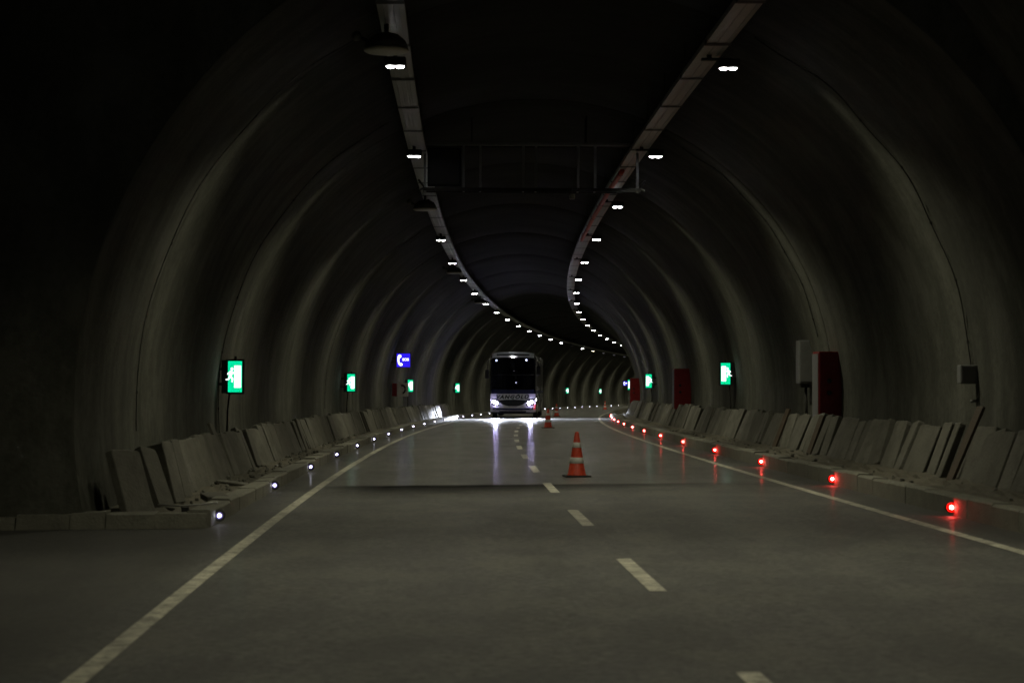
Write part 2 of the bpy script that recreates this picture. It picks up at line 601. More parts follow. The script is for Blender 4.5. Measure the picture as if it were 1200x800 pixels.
# closing walls far beyond the bend and far behind the camera
for s, rr, oo, zz in ((END - 1, RAD + .1, 0, ZC), (-69, BR + .1, BO, BZ)):
    pr = arch(rr, 40, -15, 195, oo, zz)
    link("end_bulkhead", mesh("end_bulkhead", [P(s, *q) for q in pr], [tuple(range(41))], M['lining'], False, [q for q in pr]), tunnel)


# ------------------------------------------------------------------ kerbs and walkways
def kerb(side, face, w, h, a, b, near_to, label):
    root = link("kerb", None, None, P(a, face, 0))
    struct(root)
    root['label'] = label
    inv = root.matrix_basis.inverted()
    sg = 1 if side == 'right' else -1
    s = a
    while s < near_to:
        e = min(s + 1.0, near_to)
        j1, j2, j3 = rnd.uniform(-.004, .004), rnd.uniform(-.015, .012), rnd.uniform(-.01, .01)
        f = face + sg * j1
        c = .022
        pr = [(f, -.05), (f, h + j2 - c), (f + sg * c, h + j2), (f + sg * (w - c), h + j2 + j3), (f + sg * w, h + j2 + j3 - c), (f + sg * w, -.05)]
        g = .008
        rows = stations(s + g, e - g, .5)
        me = sweep("kerb_stone", pr, rows, M['kerb'], False, None, True, True)
        me.transform(inv)
        link("kerb_stone", me, root)
        s = e
    vs, fs = [], []
    n0 = 0
    while s < b:
        e = min(s + 1.0, b)
        jj = rnd.uniform(-.01, .01)
        f = face + sg * rnd.uniform(-.008, .008)
        pr = [(f, -.05), (f, h + jj - .02), (f + sg * .02, h + jj), (f + sg * w, h + jj), (f + sg * w, -.05)]
        for q in (s + .008, e - .008):
            vs += [inv @ P(q, *p) for p in pr]
        k = n0
        for j in range(5):
            fs.append((k + j, k + (j + 1) % 5, k + 5 + (j + 1) % 5, k + 5 + j))
        fs += [(k, k + 1, k + 2, k + 3, k + 4), (k + 5, k + 6, k + 7, k + 8, k + 9)]
        n0 += 10
        s = e
    o = link("kerb_run", mesh("kerb_run", vs, fs, M['kerb']), root)
    o['kind'] = 'stuff'
    return root


KH_L, KH_R = .19, .235
kerb('left', L_EDGE, .26, KH_L, BAY, 330, 46, "low concrete kerb set with white lights")
kerb('right', R_EDGE, .24, KH_R, -20, 330, 46, "low concrete kerb set with red lights")

LEDGE_L, LEDGE_R = .10, .25
wl = [(-4.34, -.02), (-4.36, .10), (-4.40, .08), (-4.72, .05), (-4.83, .05), (-4.86, LEDGE_L), (-5.25, LEDGE_L + .01), (-5.9, LEDGE_L + .02)]
wr = [(4.47, -.02), (4.47, .205), (4.60, .20), (4.80, .19), (4.86, .21), (4.88, LEDGE_R), (5.2, LEDGE_R + .01), (5.9, LEDGE_R + .02)]


def walkway(prof, a, b):
    ss = stations(a, 60, .35) + stations(60, b, 2)[1:]
    me = sweep("walkway", prof, ss, M['walkway'], False, None, False, False)
    n = len(prof)
    for i, v in enumerate(me.vertices):
        j = i % n
        if 1 <= j <= n - 2:
            v.co.z += rnd.uniform(-.022, .022)
            v.co.x += rnd.uniform(-.015, .015)
    return struct(link("walkway", me))


walkway(wl, BAY + .05, 330)
walkway(wr, -20, 330)
# the concrete edge that closes the left walkway at the bay
bm = bmesh.new()
x0 = -9.2
st = .42
o = -4.12
pieces = []
while o > x0:
    e = max(o - st * rnd.uniform(.9, 1.5), x0)
    v = [P(BAY - .02 - .15, e, -.04), P(BAY - .02 - .15, o - .008, -.04), P(BAY + .22, o - .008, -.04), P(BAY + .22, e, -.04)]
    hh = (.165 if o > -5.9 else .14) + rnd.uniform(-.012, .012)
    jit = Vector((0, rnd.uniform(-.02, .02), 0))
    lo = [bm.verts.new(q + jit) for q in v]
    hi = [bm.verts.new(q + jit + Vector((0, 0, hh + rnd.uniform(-.008, .008) + .04)) + (Vector((rnd.uniform(-.015, .015), .02 + rnd.uniform(-.012, .02), rnd.uniform(-.018, .012))) if k < 2 else Vector())) for k, q in enumerate(v)]
    bm.faces.new(lo[::-1]); bm.faces.new(hi)
    for k in range(4):
        bm.faces.new((lo[k], lo[(k + 1) % 4], hi[(k + 1) % 4], hi[k]))
    pieces.append(bm_mesh("edging_stone", bm, M['kerb']))
    bm = bmesh.new()
    o = e
bm.free()
edging = struct(link("bay_kerb", None))
for pm in pieces:
    link("edging_stone", pm, edging)

# rubble in the open trenches and along the kerb foot
bm = bmesh.new()
for i in range(330):
    s = rnd.uniform(BAY + .3, 62)
    if rnd.random() < .8:
        o, h = rnd.uniform(-4.84, -4.36), .06
        if rnd.random() < .3:
            o, h = rnd.uniform(-5.0, -4.86), LEDGE_L
    else:
        s = rnd.uniform(14, 60)
        o, h = rnd.uniform(4.5, 4.95), .21
        if o > 4.87:
            h = LEDGE_R
    q = P(s, o, h)
    sz = rnd.uniform(.012, .04) * (1.4 if o < 0 and rnd.random() < .15 else 1)
    r = bmesh.ops.create_icosphere(bm, subdivisions=1, radius=sz)
    mt = Matrix.Translation(q + Vector((0, 0, sz * .3))) @ Euler((rnd.random() * 6, rnd.random() * 6, rnd.random() * 6)).to_matrix().to_4x4()
    for v in r['verts']:
        v.co = mt @ (v.co * rnd.uniform(.65, 1.2))
o = link("rubble", bm_mesh("rubble", bm, M['slab_dark']))
o['kind'] = 'stuff'; o['label'] = "loose rubble strewn along the open cable trenches"


# ------------------------------------------------------------------ concrete slabs leaning on the walls
def slab_mesh(w, h, t, seed, mat):
    r = random.Random(seed)
    bm = bmesh.new()
    cr = [r.uniform(.012, .03) if q < 2 else r.uniform(.03, .10) for q in range(4)]
    pts = []
    for (cx, cz, sx, sz), c in zip(((-w / 2, 0, 1, 1), (w / 2, 0, -1, 1), (w / 2, h, -1, -1), (-w / 2, h, 1, -1)), cr):
        c2 = c * r.uniform(.4, 1.4)
        a, b = (cx, cz + sz * c), (cx + sx * c2, cz)
        m_ = (cx + sx * c2 * .3, cz + sz * c * .3)
        q = [a, m_, b] if (sx * sz > 0) else [b, m_, a]
        pts += q
        if sz < 0 and sx < 0:
            xx = r.uniform(-.3, .3) * w; dd = r.uniform(.01, .03); ww = r.uniform(.02, .05)
            pts += [(xx + ww, h - .002), (xx + ww * .2, h - dd), (xx - ww, h + .001)]
    prism(bm, pts, 0, t)
    es = [e for e in bm.edges if abs(e.verts[0].co.y - e.verts[1].co.y) < 1e-6]
    bmesh.ops.bevel(bm, geom=es, offset=.010, segments=1, affect='EDGES')
    return bm_mesh("slab", bm, mat)


SLAB = [slab_mesh(.53 * q, hh, t, i, M['slab'] if i % 3 else M['slab_dark']) for i, (q, hh, t) in enumerate(
    ((1, .76, .10), (.92, .74, .09), (1.05, .78, .10), (1, .73, .11), (.86, .76, .09), (1.08, .75, .10), (.75, .80, .09), (1.0, .71, .10), (.80, .79, .21), (.55, .45, .07), (.45, .62, .06)))]
SLAB_LABEL = {-1: "grey concrete trench cover slab leaning on the wall behind the white kerb lights",
              1: "grey concrete trench cover slab leaning on the wall behind the red kerb lights"}
SLAB_GROUP = {-1: "slabs leaning along the wall behind the white lights", 1: "slabs leaning along the wall behind the red lights"}


def slab(side, s, v, foot=None, lean=None, yaw=0.0, tilt=0.0, label=None, group=True, dz=0.0):
    """local x along the wall, local y from the foot towards the wall"""
    ft = foot if foot is not None else (5.02 if side < 0 else 5.08)
    le = lean if lean is not None else R(rnd.uniform(19, 25))
    h = (LEDGE_L if side < 0 else LEDGE_R) - .005 + dz
    o = link("concrete_slab", SLAB[v])
    base = Matrix.Translation(P(s, side * ft, h)) @ Matrix.Rotation(head(s), 4, 'Z')
    face = Matrix.Rotation(R(90) if side < 0 else R(-90), 4, 'Z')        # y of the slab points to the wall
    o.matrix_world = base @ face @ Matrix.Rotation(yaw, 4, 'Z') @ Matrix.Rotation(-le, 4, 'X') @ Matrix.Rotation(tilt, 4, 'Y')
    tag(o, label or SLAB_LABEL[side], "concrete slab", SLAB_GROUP[side] if group else None, 'thing')
    return o


# the near end of the row at the bay: slabs fanned out, each told apart
slab(-1, 22.50, 2, 4.93, R(20), R(-24), R(4), "broad concrete slab standing at the very end of the row by the bay kerb")
slab(-1, 22.98, 0, 5.00, R(20), R(-13), R(3), "concrete slab overlapped by the broad end slab at the bay kerb")
slab(-1, 23.42, 4, 5.00, R(20), R(-11), R(2), "narrow concrete slab third in line from the bay kerb")
slab(-1, 23.90, 6, 4.84, R(25), R(-17), R(9), "pale slab leaning over in front of the dark gap near the bay kerb")
slab(-1, 25.05, 8, 4.84, R(15), R(-9), R(2), "thick slab with its dark side turned to the bay, alone between two gaps")
slab(-1, 26.25, 8, 4.90, R(15), R(-5), R(2), "dark sided slab at the head of the even run under the nearest exit sign")
s = 26.75
while s < 116:
    v = rnd.randrange(8)
    if s < 31.8:
        v = rnd.choice((0, 2, 5, 1))
        slab(-1, s, v, 5.02 + rnd.uniform(-.015, .015), R(20), R(-6) + rnd.uniform(-.04, .04), R(rnd.uniform(0, 2)))
        s += .54
        continue
    w = SLAB[v].dimensions.x if hasattr(SLAB[v], 'dimensions') else .56
    slab(-1, s, v, 5.0 + rnd.uniform(-.05, .04), None, rnd.uniform(-.28, .10), R(rnd.choice((0, 0, 1, 2, 3, 7, 10))))
    s += rnd.choice((.50, .54, .56, .60, .64, .78))
s = 15.6
while s < 112:
    v = rnd.randrange(8)
    slab(1, s, v, 5.08 + rnd.uniform(-.05, .05), None, rnd.uniform(-.10, .22), R(rnd.choice((0, 0, 1, 1, 2, 6, 9))) * -1)
    s += rnd.choice((.56, .60, .62, .64, .70, .95)) if s > 38 else rnd.choice((.58, .60, .62, .66))
# slabs left lying in the trench
for s, o, h, rz, v, lab in ((24.4, -4.30, .20, .35, 9, "concrete slab lying flat across the open trench near the bay kerb"),
                            (25.6, -4.50, .10, -.5, 10, "concrete slab lying flat on the kerb back beside the second white light"),
                            (29.9, -4.50, .09, .9, 10, "concrete slab dropped flat in the trench beyond the second white light")):
    q = link("concrete_slab", SLAB[v])
    q.matrix_world = Matrix.Translation(P(s, o, h)) @ Matrix.Rotation(head(s) + rz, 4, 'Z') @ Matrix.Rotation(R(-86), 4, 'X')
    tag(q, lab, "concrete slab", SLAB_GROUP[-1], 'thing')

# timber boards among the slabs
TIMBERS = ((1, 25.7, 4.96, 1.08, R(27), .35, "tall raw timber board leaning below the pale junction box"),
           (1, 36.4, 5.00, .76, R(23), .4, "raw timber board leaning beside the near red cabinet"),
           (1, 40.6, 5.00, .86, R(24), .4, "timber board leaning under the grey wall cabinet"),
           (-1, 32.0, 4.98, .95, R(24), -.3, "timber board leaning under the nearest left exit sign"))
for side, s, ft, hh, le, yaw, lab in TIMBERS:
    bm = bmesh.new()
    box(bm, -.07, .07, 0, .045, 0, hh, .004)
    q = link("timber_board", bm_mesh("timber_board", bm, M['timber'] if side > 0 else M['slab']))
    q.matrix_world = (Matrix.Translation(P(s, side * ft, LEDGE_R if side > 0 else LEDGE_L)) @ Matrix.Rotation(head(s), 4, 'Z')
                      @ Matrix.Rotation(R(90) if side < 0 else R(-90), 4, 'Z') @ Matrix.Rotation(yaw, 4, 'Z') @ Matrix.Rotation(-le, 4, 'X'))
    tag(q, lab, "timber board")
# steel bar left on the trench edge
bar = thing("steel_bar", "thin bright steel bar lying over the trench at the bay kerb", "steel bar", 22.75, -4.5, .185)
bm = bmesh.new(); tube(bm, [(-.30, .02, .012), (-.05, 0, .0), (.20, .03, .018), (.36, .10, .035)], .011, 7)
link("rod", bm_mesh("rod", bm, M['galv'], True), bar)
bm = bmesh.new(); box(bm, -.03, .05, -.04, .04, -.13, -.012, .006)
link("clamp", bm_mesh("clamp", bm, M['black']), bar)


# ------------------------------------------------------------------ cable trays and lamps
def tray(o, label):
    root = thing("cable_tray", label, "cable tray", 24, o, 6.16)
    inv = root.matrix_basis.inverted()
    w = .17
    prof = [(o - w, .0 + 6.24), (o - w, 6.165), (o - .10, 6.150), (o - .095, 6.158), (o - .035, 6.158), (o - .03, 6.150), (o + .03, 6.150),
            (o + .035, 6.158), (o + .095, 6.158), (o + .10, 6.150), (o + w, 6.165), (o + w, 6.24)]
    a = -12.0
    while a < 330:
        b = a + (3.0 if a < 99 else 33)
        me = sweep("tray_section", prof, stations(a + .006, b - .006, 3), M['galv'])
        me.transform(inv)
        link("tray_section", me, root)
        if a < 99:
            me = sweep("splice_plate", [(o - w - .006, 6.22), (o - w - .006, 6.150), (o + w + .006, 6.150), (o + w + .006, 6.22)], [b - .10, b + .10], M['dark_steel'])
            me.transform(inv @ Matrix.Translation((0, 0, -.006)))
            link("splice_plate", me, root)
            for k in (-.15, .15):
                bm = bmesh.new()
                tube(bm, [inv @ P(b - .3, o + k, 6.24), inv @ P(b - .3, o + k, ZC + math.sqrt(RAD ** 2 - (o + k) ** 2) + .03)], .008, 6)
                link("hanger_rod", bm_mesh("hanger_rod", bm, M['dark_steel']), root)
        a = b
    return root


O_TL, O_TR, O_LL, O_LR = -2.24, 2.14, -2.28, 2.40
tray(O_TL, "grey perforated cable tray hung along the ceiling over the bus lane")
tray(O_TR, "grey perforated cable tray along the ceiling with a red conduit strapped below")
cd = thing("red_conduit", "red corrugated conduit strapped under the cable tray past the sign gantry", "conduit", 41, 2.03, 6.12)
inv = cd.matrix_basis.inverted()
bm = bmesh.new()
tube(bm, [inv @ P(s, 2.04 + .004 * math.sin(s * .9), 6.115) for s in stations(42.5, 62, .5)], .055, 8)
link("conduit_pipe", bm_mesh("conduit_pipe", bm, M['red_pipe'], True), cd)
for s in (43, 46, 50, 54, 58):
    bm = bmesh.new(); tube(bm, [inv @ P(s - .02, 2.04 + .004 * math.sin(s * .9), 6.115), inv @ P(s + .02, 2.04 + .004 * math.sin(s * .9), 6.115)], .062, 8)
    link("strap", bm_mesh("strap", bm, M['dark_steel']), cd)

HOUS = {}
bm = bmesh.new(); box(bm, -.15, .15, -.17, .17, .005, .12, .018)
HOUS['housing'] = bm_mesh("housing", bm, M['dark_steel'])
bm = bmesh.new(); box(bm, -.03, .03, -.05, .05, .115, .20)
HOUS['l_bracket'] = bm_mesh("bracket", bm, M['dark_steel'])
bm = bmesh.new(); box(bm, -.38, .05, -.05, .05, .115, .145); box(bm, -.30, -.24, -.05, .05, .146, .20)
HOUS['r_bracket'] = bm_mesh("bracket", bm, M['dark_steel'])
LENS = {}
for k, mt in (('lit', 'lamp_lens'), ('dim', 'lamp_dim'), ('yellow', 'lamp_yellow'), ('off', 'lamp_off')):
    bm = bmesh.new()
    lathe(bm, [(.02, -.018), (.045, -.012), (.058, .005), (.058, .028)], 14)
    LENS[k] = bm_mesh("lens", bm, M[mt], True)
LIGHT = {}
for k, w in (('lit', LAMP_W), ('yellow', LAMP_W * .5), ('dim', LAMP_W * 1.15)):
    ld = bpy.data.lights.new("lamp_light", 'SPOT')
    ld.spot_size = R(136); ld.spot_blend = 1.0
    ld.energy = w
    ld.color = (1.0, .95, .67) if k != 'yellow' else (1.0, .9, .6)
    ld.shadow_soft_size = .03
    LIGHT[k] = ld

FAN = {}
for k, w in (('lit', LAMP_W * .155), ('yellow', LAMP_W * .11), ('dim', LAMP_W * .22)):
    ld = bpy.data.lights.new("lamp_side_beam", 'SPOT')
    ld.spot_size = R(170); ld.spot_blend = .65
    ld.energy = w; ld.color = (1.0, .95, .67); ld.shadow_soft_size = .03
    FAN[k] = ld


def lamp(o, s, state, label, group, side):
    t = thing("tunnel_lamp", label, "lamp", s, o, 5.96, group)
    link("housing", HOUS['housing'], t)
    link("bracket", HOUS['l_bracket' if side < 0 else 'r_bracket'], t)
    for dx in (-.066, .066):
        link("lens", LENS[state], t, (dx, 0, 0))
    if state in LIGHT:
        link("lamp_light", LIGHT[state], t, (0, 0, -.05))
        link("lamp_side_beam", FAN[state], t, (0, 0, -.05)).scale = (1, .15, 1)   # the lens throws a flat fan across the road
    return t


for i in range(-7, 30):
    if i == 15:
        lamp(O_LL, LAMP0_L + PITCH * i, 'off', "unlit lamp in the gap of the row over the bus lane", None, -1)
    elif i == 17:
        lamp(O_LL, LAMP0_L + PITCH * i, 'yellow', "yellowish tunnel lamp at the far end of the curving row", None, -1)
    elif i > 17:
        lamp(O_LL, LAMP0_L + PITCH * i, 'dim', "dim tunnel lamp beyond the yellowish one", "dim lamps beyond the yellowish lamp", -1)
    else:
        lamp(O_LL, LAMP0_L + PITCH * i, 'lit', "bright white lamp of the tray row over the bus lane", "lit lamps over the bus lane", -1)
for i in range(-7, 30):
    lamp(O_LR, LAMP0_R + PITCH * i, 'lit', "bright white lamp of the tray row over the cone lane", "lit lamps over the cone lane", 1)

# round domes hung under the left tray
DOME = {}
bm = bmesh.new(); lathe(bm, [(.05, .16), (.16, .13), (.25, .05), (.28, -.04), (.27, -.06)], 28); DOME['shell'] = bm_mesh("shell", bm, M['dome'], True)
bm = bmesh.new(); lathe(bm, [(.255, -.062), (.285, -.05), (.29, -.075), (.26, -.095), (.20, -.10)], 28); DOME['rim'] = bm_mesh("rim", bm, M['dome_rim'], True)
bm = bmesh.new(); tube(bm, [(0, 0, .15), (0, 0, .28)], .03, 8); tube(bm, [(-.22, 0, .04), (-.36, 0, .10)], .022, 8); DOME['stem'] = bm_mesh("stem", bm, M['dark_steel'], True)
bm = bmesh.new(); bmesh.ops.create_uvsphere(bm, u_segments=12, v_segments=8, radius=.065); DOME['knob'] = bm_mesh("knob", bm, M['dome'], True)
for s, lab in ((25.5, "dark dome unit nearest the camera hung under the left tray"),
               (48.0, "round dome unit with pale rim hung just past the sign gantry"),
               (73.6, "small yellowish dome unit hung close behind a lamp"),
               (98.0, "tiny dome unit farthest along the tray over the bus lane")):
    t = thing("dome_unit", lab, "ceiling unit", s, -2.33, 5.89)
    for k in ('shell', 'rim', 'stem'):
        link(k, DOME[k], t)
    link("knob", DOME['knob'], t, (-.38, 0, .11))

# ------------------------------------------------------------------ overhead gantry with four dead lane signals
g = thing("sign_gantry", "thin dark overhead steel frame with one dull panel at its left end", "gantry", 39.6, .03, 0)
XR = 2.17
ZB, ZT = 5.43, 6.36
bm = bmesh.new(); box(bm, -XR, XR, -.03, .03, ZT - .05, ZT + .01); link("top_rail", bm_mesh("top_rail", bm, M['grey_paint']), g)
bm = bmesh.new(); box(bm, -XR, XR, -.03, .03, ZB - .03, ZB + .04); link("bottom_rail", bm_mesh("bottom_rail", bm, M['gantry_steel']), g)
bm = bmesh.new(); box(bm, -XR, XR, .30, .36, ZB - .03, ZB + .03); box(bm, -XR, XR, .30, .36, ZT - .05, ZT); link("rear_rail", bm_mesh("rear_rail", bm, M['gantry_steel']), g)
for x in (-2.13, -1.36, -1.03, -.17, .08, .92, 1.26, 2.10):
    bm = bmesh.new(); box(bm, x - .025, x + .025, -.026, .026, ZB + .04, ZT - .05); box(bm, x - .02, x + .02, .032, .298, ZB - .02, ZB + .02)
    link("upright", bm_mesh("upright", bm, M['grey_paint']), g)
for x0, x1 in ((-2.10, -1.39),):
    bm = bmesh.new(); box(bm, x0 + .02, x1 - .02, .03, .14, ZB + .07, ZT - .09, .015)
    pn = link("signal_panel", bm_mesh("signal_panel", bm, M['matt_black']), g)
    bm = bmesh.new(); box(bm, x0 + .06, x1 - .06, .022, .028, ZB + .11, ZT - .13)
    link("display_face", bm_mesh("display_face", bm, M['gantry_steel']), pn)
for x in (-1.2, 1.08):
    for yy in (0, .33):
        bm = bmesh.new(); tube(bm, [(x, yy, ZT), (x, yy, ZC + math.sqrt(RAD ** 2 - x * x) + .03)], .014, 7)
        link("hanger_rod", bm_mesh("hanger_rod", bm, M['gantry_steel'], True), g)
for sx in (-1, 1):
    bm = bmesh.new()
    tube(bm, [(sx * 2.13, 0, ZB + .03), (sx * 2.24, -.05, ZB - .01)], .022, 7); tube(bm, [(sx * 2.13, 0, ZB + .03), (sx * 2.26, -.05, ZB + .19)], .022, 7)
    link("end_clamp", bm_mesh("end_clamp", bm, M['dark_steel'], True), g)
cm = thing("ceiling_camera", "tiny camera hanging below the sign gantry", "camera", 38.95, .80, 5.27)
bm = bmesh.new(); box(bm, -.05, .05, -.10, .10, -.09, .0, .015); link("camera_body", bm_mesh("camera_body", bm, M['dome']), cm)
bm = bmesh.new(); tube(bm, [(0, 0, 0), (0, .02, .13)], .014, 6); link("mount", bm_mesh("mount", bm, M['dark_steel']), cm)


# ------------------------------------------------------------------ cables clipped round the arch
def wall_cable(s, side, a0, a1, r, label, mat='black', wob=.10):
    c = link("wall_cable", None, None, P(s, side * RAD, ZC))
    tag(c, label, "cable")
    inv = c.matrix_basis.inverted()
    pts = []
    for i in range(41):
        a = a0 + (a1 - a0) * i / 40
        rr = RAD - r - .012
        pts.append(inv @ P(s + wob * math.sin(i * .55) * (.4 + i / 40), side * rr * math.cos(R(a)), ZC + rr * math.sin(R(a))))
    bm = bmesh.new(); tube(bm, pts, r, 6)
    link("cable_run", bm_mesh("cable_run", bm, M[mat], True), c)
    bm = bmesh.new()
    for i in range(3, 40, 6):
        p, d = pts[i], (pts[i + 1] - pts[i - 1]).normalized()
        tube(bm, [p - d * .02, p + d * .02], r * 1.9, 6)
    q = link("cable_clip", bm_mesh("cable_clip", bm, M['dark_steel']), c)
    q['kind'] = 'stuff'
    return c


wall_cable(27.0, -1, -3, 66, .010, "long black cable running down the wall from ceiling to slabs near the bay")
wall_cable(36.1, -1, -6, 62, .008, "black cable on the wall at the nearest left exit sign")
wall_cable(59.6, -1, -3, 60, .008, "black cable on the wall before the second left exit sign")
wall_cable(27.4, 1, 4, 62, .009, "dark cable running up the wall from the pale junction box")
wall_cable(38.8, 1, 12, 60, .008, "dark cable running up the wall from the grey cabinet")


# ------------------------------------------------------------------ lit exit signs and emergency phone signs
def rounded_poly(bm, pts, y0, y1):
    prism(bm, pts, y0, y1)


def man_mesh(sx):
    """running figure of the exit sign, limbs as joined bars in x, z"""
    bm = bmesh.new()

    def limb(a, b, w0, w1):
        a, b = Vector(a), Vector(b)
        d = (b - a).normalized(); n_ = Vector((-d.y, d.x))
        q = [a - n_ * w0 / 2, b - n_ * w1 / 2, b + n_ * w1 / 2, a + n_ * w0 / 2]
        q = [(p.x * sx, p.y) for p in q]
        if sx < 0:
            q = q[::-1]
        prism(bm, q, -.004, 0)
    limb((-.005, .02), (.02, .12), .05, .06)
    limb((.02, .105), (.075, .075), .026, .022); limb((.02, .11), (-.035, .085), .026, .022); limb((-.035, .09), (-.05, .055), .022, .018)
    limb((0, .025), (.04, -.02), .034, .028); limb((.04, -.015), (.03, -.08), .028, .022)
    limb((-.005, .025), (-.035, -.03), .034, .028); limb((-.035, -.028), (-.085, -.035), .026, .02)
    r = [(.028 + .026 * math.cos(k * math.pi / 5), .158 + .026 * math.sin(k * math.pi / 5)) for k in range(10)]
    r = [(p[0] * sx, p[1]) for p in r]
    if sx < 0:
        r = r[::-1]
    prism(bm, r, -.004, 0)
    return bm_mesh("running_man", bm, M['white_face'])


EX = {}
W, H = .25, .56
bm = bmesh.new(); box(bm, -W / 2 - .04, W / 2 + .04, 0, .16, -H / 2 - .035, H / 2 + .035, .012); EX['casing'] = bm_mesh("casing", bm, M['black'])
bm = bmesh.new(); box(bm, -W / 2, W / 2, -.006, -.001, -H / 2, H / 2); EX['face'] = bm_mesh("face", bm, M['green_face'])
bm = bmesh.new(); box(bm, -.062, .062, -.010, -.0065, -.20, .20); EX['door'] = bm_mesh("door_symbol", bm, M['white_face'])
EX['man1'], EX['man-1'] = man_mesh(1), man_mesh(-1)
bm = bmesh.new(); box(bm, -.02, .02, .05, .09, H / 2 + .036, H / 2 + .09); EX['stub'] = bm_mesh("cable_gland", bm, M['black'])


def exit_sign(side, s, o, h, label):
    t = thing("exit_sign", label, "exit sign", s, o, h, "lit green exit signs")
    cs = link("casing", EX['casing'], t)
    bm = bmesh.new(); a, b = sorted((side * (W / 2 + .042), side * (W / 2 + .12))); box(bm, a, b, .01, .15, -H / 2 - .02, H / 2 + .02, .01)
    link("ballast_box", bm_mesh("ballast_box", bm, M['black']), t)
    link("face", EX['face'], t)
    link("door_symbol", EX['door'], t, (-side * .048, 0, 0))
    link("running_man", EX['man%d' % (1 if side < 0 else -1)], t, (side * .082, -.0065, -.02))
    link("cable_gland", EX['stub'], t)
    bm = bmesh.new()
    wx = side * (math.sqrt(RAD ** 2 - (h - ZC) ** 2) - abs(o))
    a, b = sorted((side * (W / 2 + .041), wx + side * .02))
    box(bm, a, b, .05, .10, -.16, -.11); box(bm, a, b, .05, .10, .11, .16)
    link("wall_bracket", bm_mesh("wall_bracket", bm, M['black']), t)
    bm = bmesh.new()
    tube(bm, [(side * .11, .09, -H / 2 - .036), (side * .14, .10, -.6), (side * .16, .10, -(h - .35))], .018, 7)
    link("conduit", bm_mesh("conduit", bm, M['dark_steel'], True), t)


exit_sign(-1, 36.1, -5.43, 1.735, "largest lit green exit sign, on the wall near the bay")
exit_sign(-1, 65.0, -5.38, 1.745, "lit green exit sign between the largest one and the blue phone sign")
exit_sign(-1, 94.0, -5.42, 1.755, "small lit green exit sign just below and beside the blue phone sign")
exit_sign(-1, 124.0, -5.42, 1.76, "small lit green exit sign on the wall just before the bus")
exit_sign(-1, 213.0, -5.45, 1.85, "tiny lit exit sign on the far wall past the bus, nearer the bus")
exit_sign(-1, 242.5, -5.42, 1.85, "tiny lit exit sign on the far wall past the bus, beside the bend")
exit_sign(1, 52.5, 5.46, 1.845, "large lit green exit sign on the wall above the red kerb lights")
exit_sign(1, 83.5, 5.38, 1.83, "lit green exit sign beside the middle red cabinet")
exit_sign(1, 113.0, 5.30, 1.82, "lit green exit sign overlapping the farthest red cabinet")


def text_mesh(name, body, size, mat, depth=.003, shear=0.0, space=1.0, bold=0.0):
    cu = bpy.data.curves.new(name, 'FONT')
    cu.body = body; cu.size = size; cu.align_x = 'CENTER'; cu.align_y = 'CENTER'
    cu.extrude = depth; cu.shear = shear; cu.space_character = space; cu.offset = bold
    cu.resolution_u = 3
    ob = bpy.data.objects.new(name, cu); C.objects.link(ob)
    bpy.context.view_layer.update()
    me = bpy.data.meshes.new_from_object(ob.evaluated_get(bpy.context.evaluated_depsgraph_get()))
    bpy.data.objects.remove(ob); bpy.data.curves.remove(cu)
    me.materials.clear(); me.materials.append(mat)
    me.transform(Matrix.Rotation(R(90), 4, 'X'))
    return me


def phone_sign(s, o, h, label, w):
    t = thing("phone_sign", label, "phone sign", s, o, h)
    bm = bmesh.new(); box(bm, -w / 2 - .03, w / 2 + .03, 0, .14, -w / 2 - .03, w / 2 + .03, .012); link("casing", bm_mesh("casing", bm, M['black']), t)
    bm = bmesh.new(); box(bm, -w / 2, w / 2, -.006, -.001, -w / 2, w / 2); link("face", bm_mesh("face", bm, M['blue_face']), t)
    bm = bmesh.new()
    k = w / .64
    outl = [(-.10, .25), (-.20, .27), (-.27, .20), (-.285, .0), (-.25, -.17), (-.15, -.27), (-.05, -.25), (-.03, -.17), (-.10, -.12), (-.16, -.14),
            (-.195, -.03), (-.185, .10), (-.14, .11), (-.09, .16)]
    prism(bm, [(x * k, z * k) for x, z in outl[::-1]], -.014, -.0065)
    link("handset_symbol", bm_mesh("handset_symbol", bm, M['white_face']), t)
    me = text_mesh("lettering", "SOS", .17 * w / .62, M['white_face'], .003, 0, 1.0, .006)
    link("lettering", me, t, (.10 * w / .62, -.010, .03 * w / .62))
    bm = bmesh.new(); sd = -1 if o < 0 else 1
    a, b = sorted((sd * (w / 2 + .03), sd * (w / 2 + .03) + sd * .4)); box(bm, a, b, .05, .09, -.1, -.06); box(bm, a, b, .05, .09, .06, .1)
    link("wall_bracket", bm_mesh("wall_bracket", bm, M['black']), t)


phone_sign(85.0, -5.02, 2.80, "square lit blue emergency phone sign on the wall", .58)
phone_sign(122.0, 5.05, 1.95, "tiny blue emergency phone sign at the bend beyond the cabinets", .26)

# emergency phone point under the blue sign
ph = thing("phone_cabinet", "pale emergency phone cabinet with a black handset mark, below the blue sign", "phone cabinet", 87.0, -5.24, 1.55)
bm = bmesh.new(); box(bm, -.22, .26, 0, .35, -.30, .30, .02); link("cabinet_body", bm_mesh("cabinet_body", bm, M['reflective']), ph)
bm = bmesh.new()
tube(bm, [(.02 + .13 * math.cos(R(a)), -.012, .02 + .17 * math.sin(R(a))) for a in range(-80, 111, 19)], .04, 7)
link("handset_mark", bm_mesh("handset_mark", bm, M['black'], True), ph)
bm = bmesh.new(); box(bm, -.42, -.225, -.02, .3, -.28, .28, .02); link("red_side_box", bm_mesh("red_side_box", bm, M['red_paint']), ph)


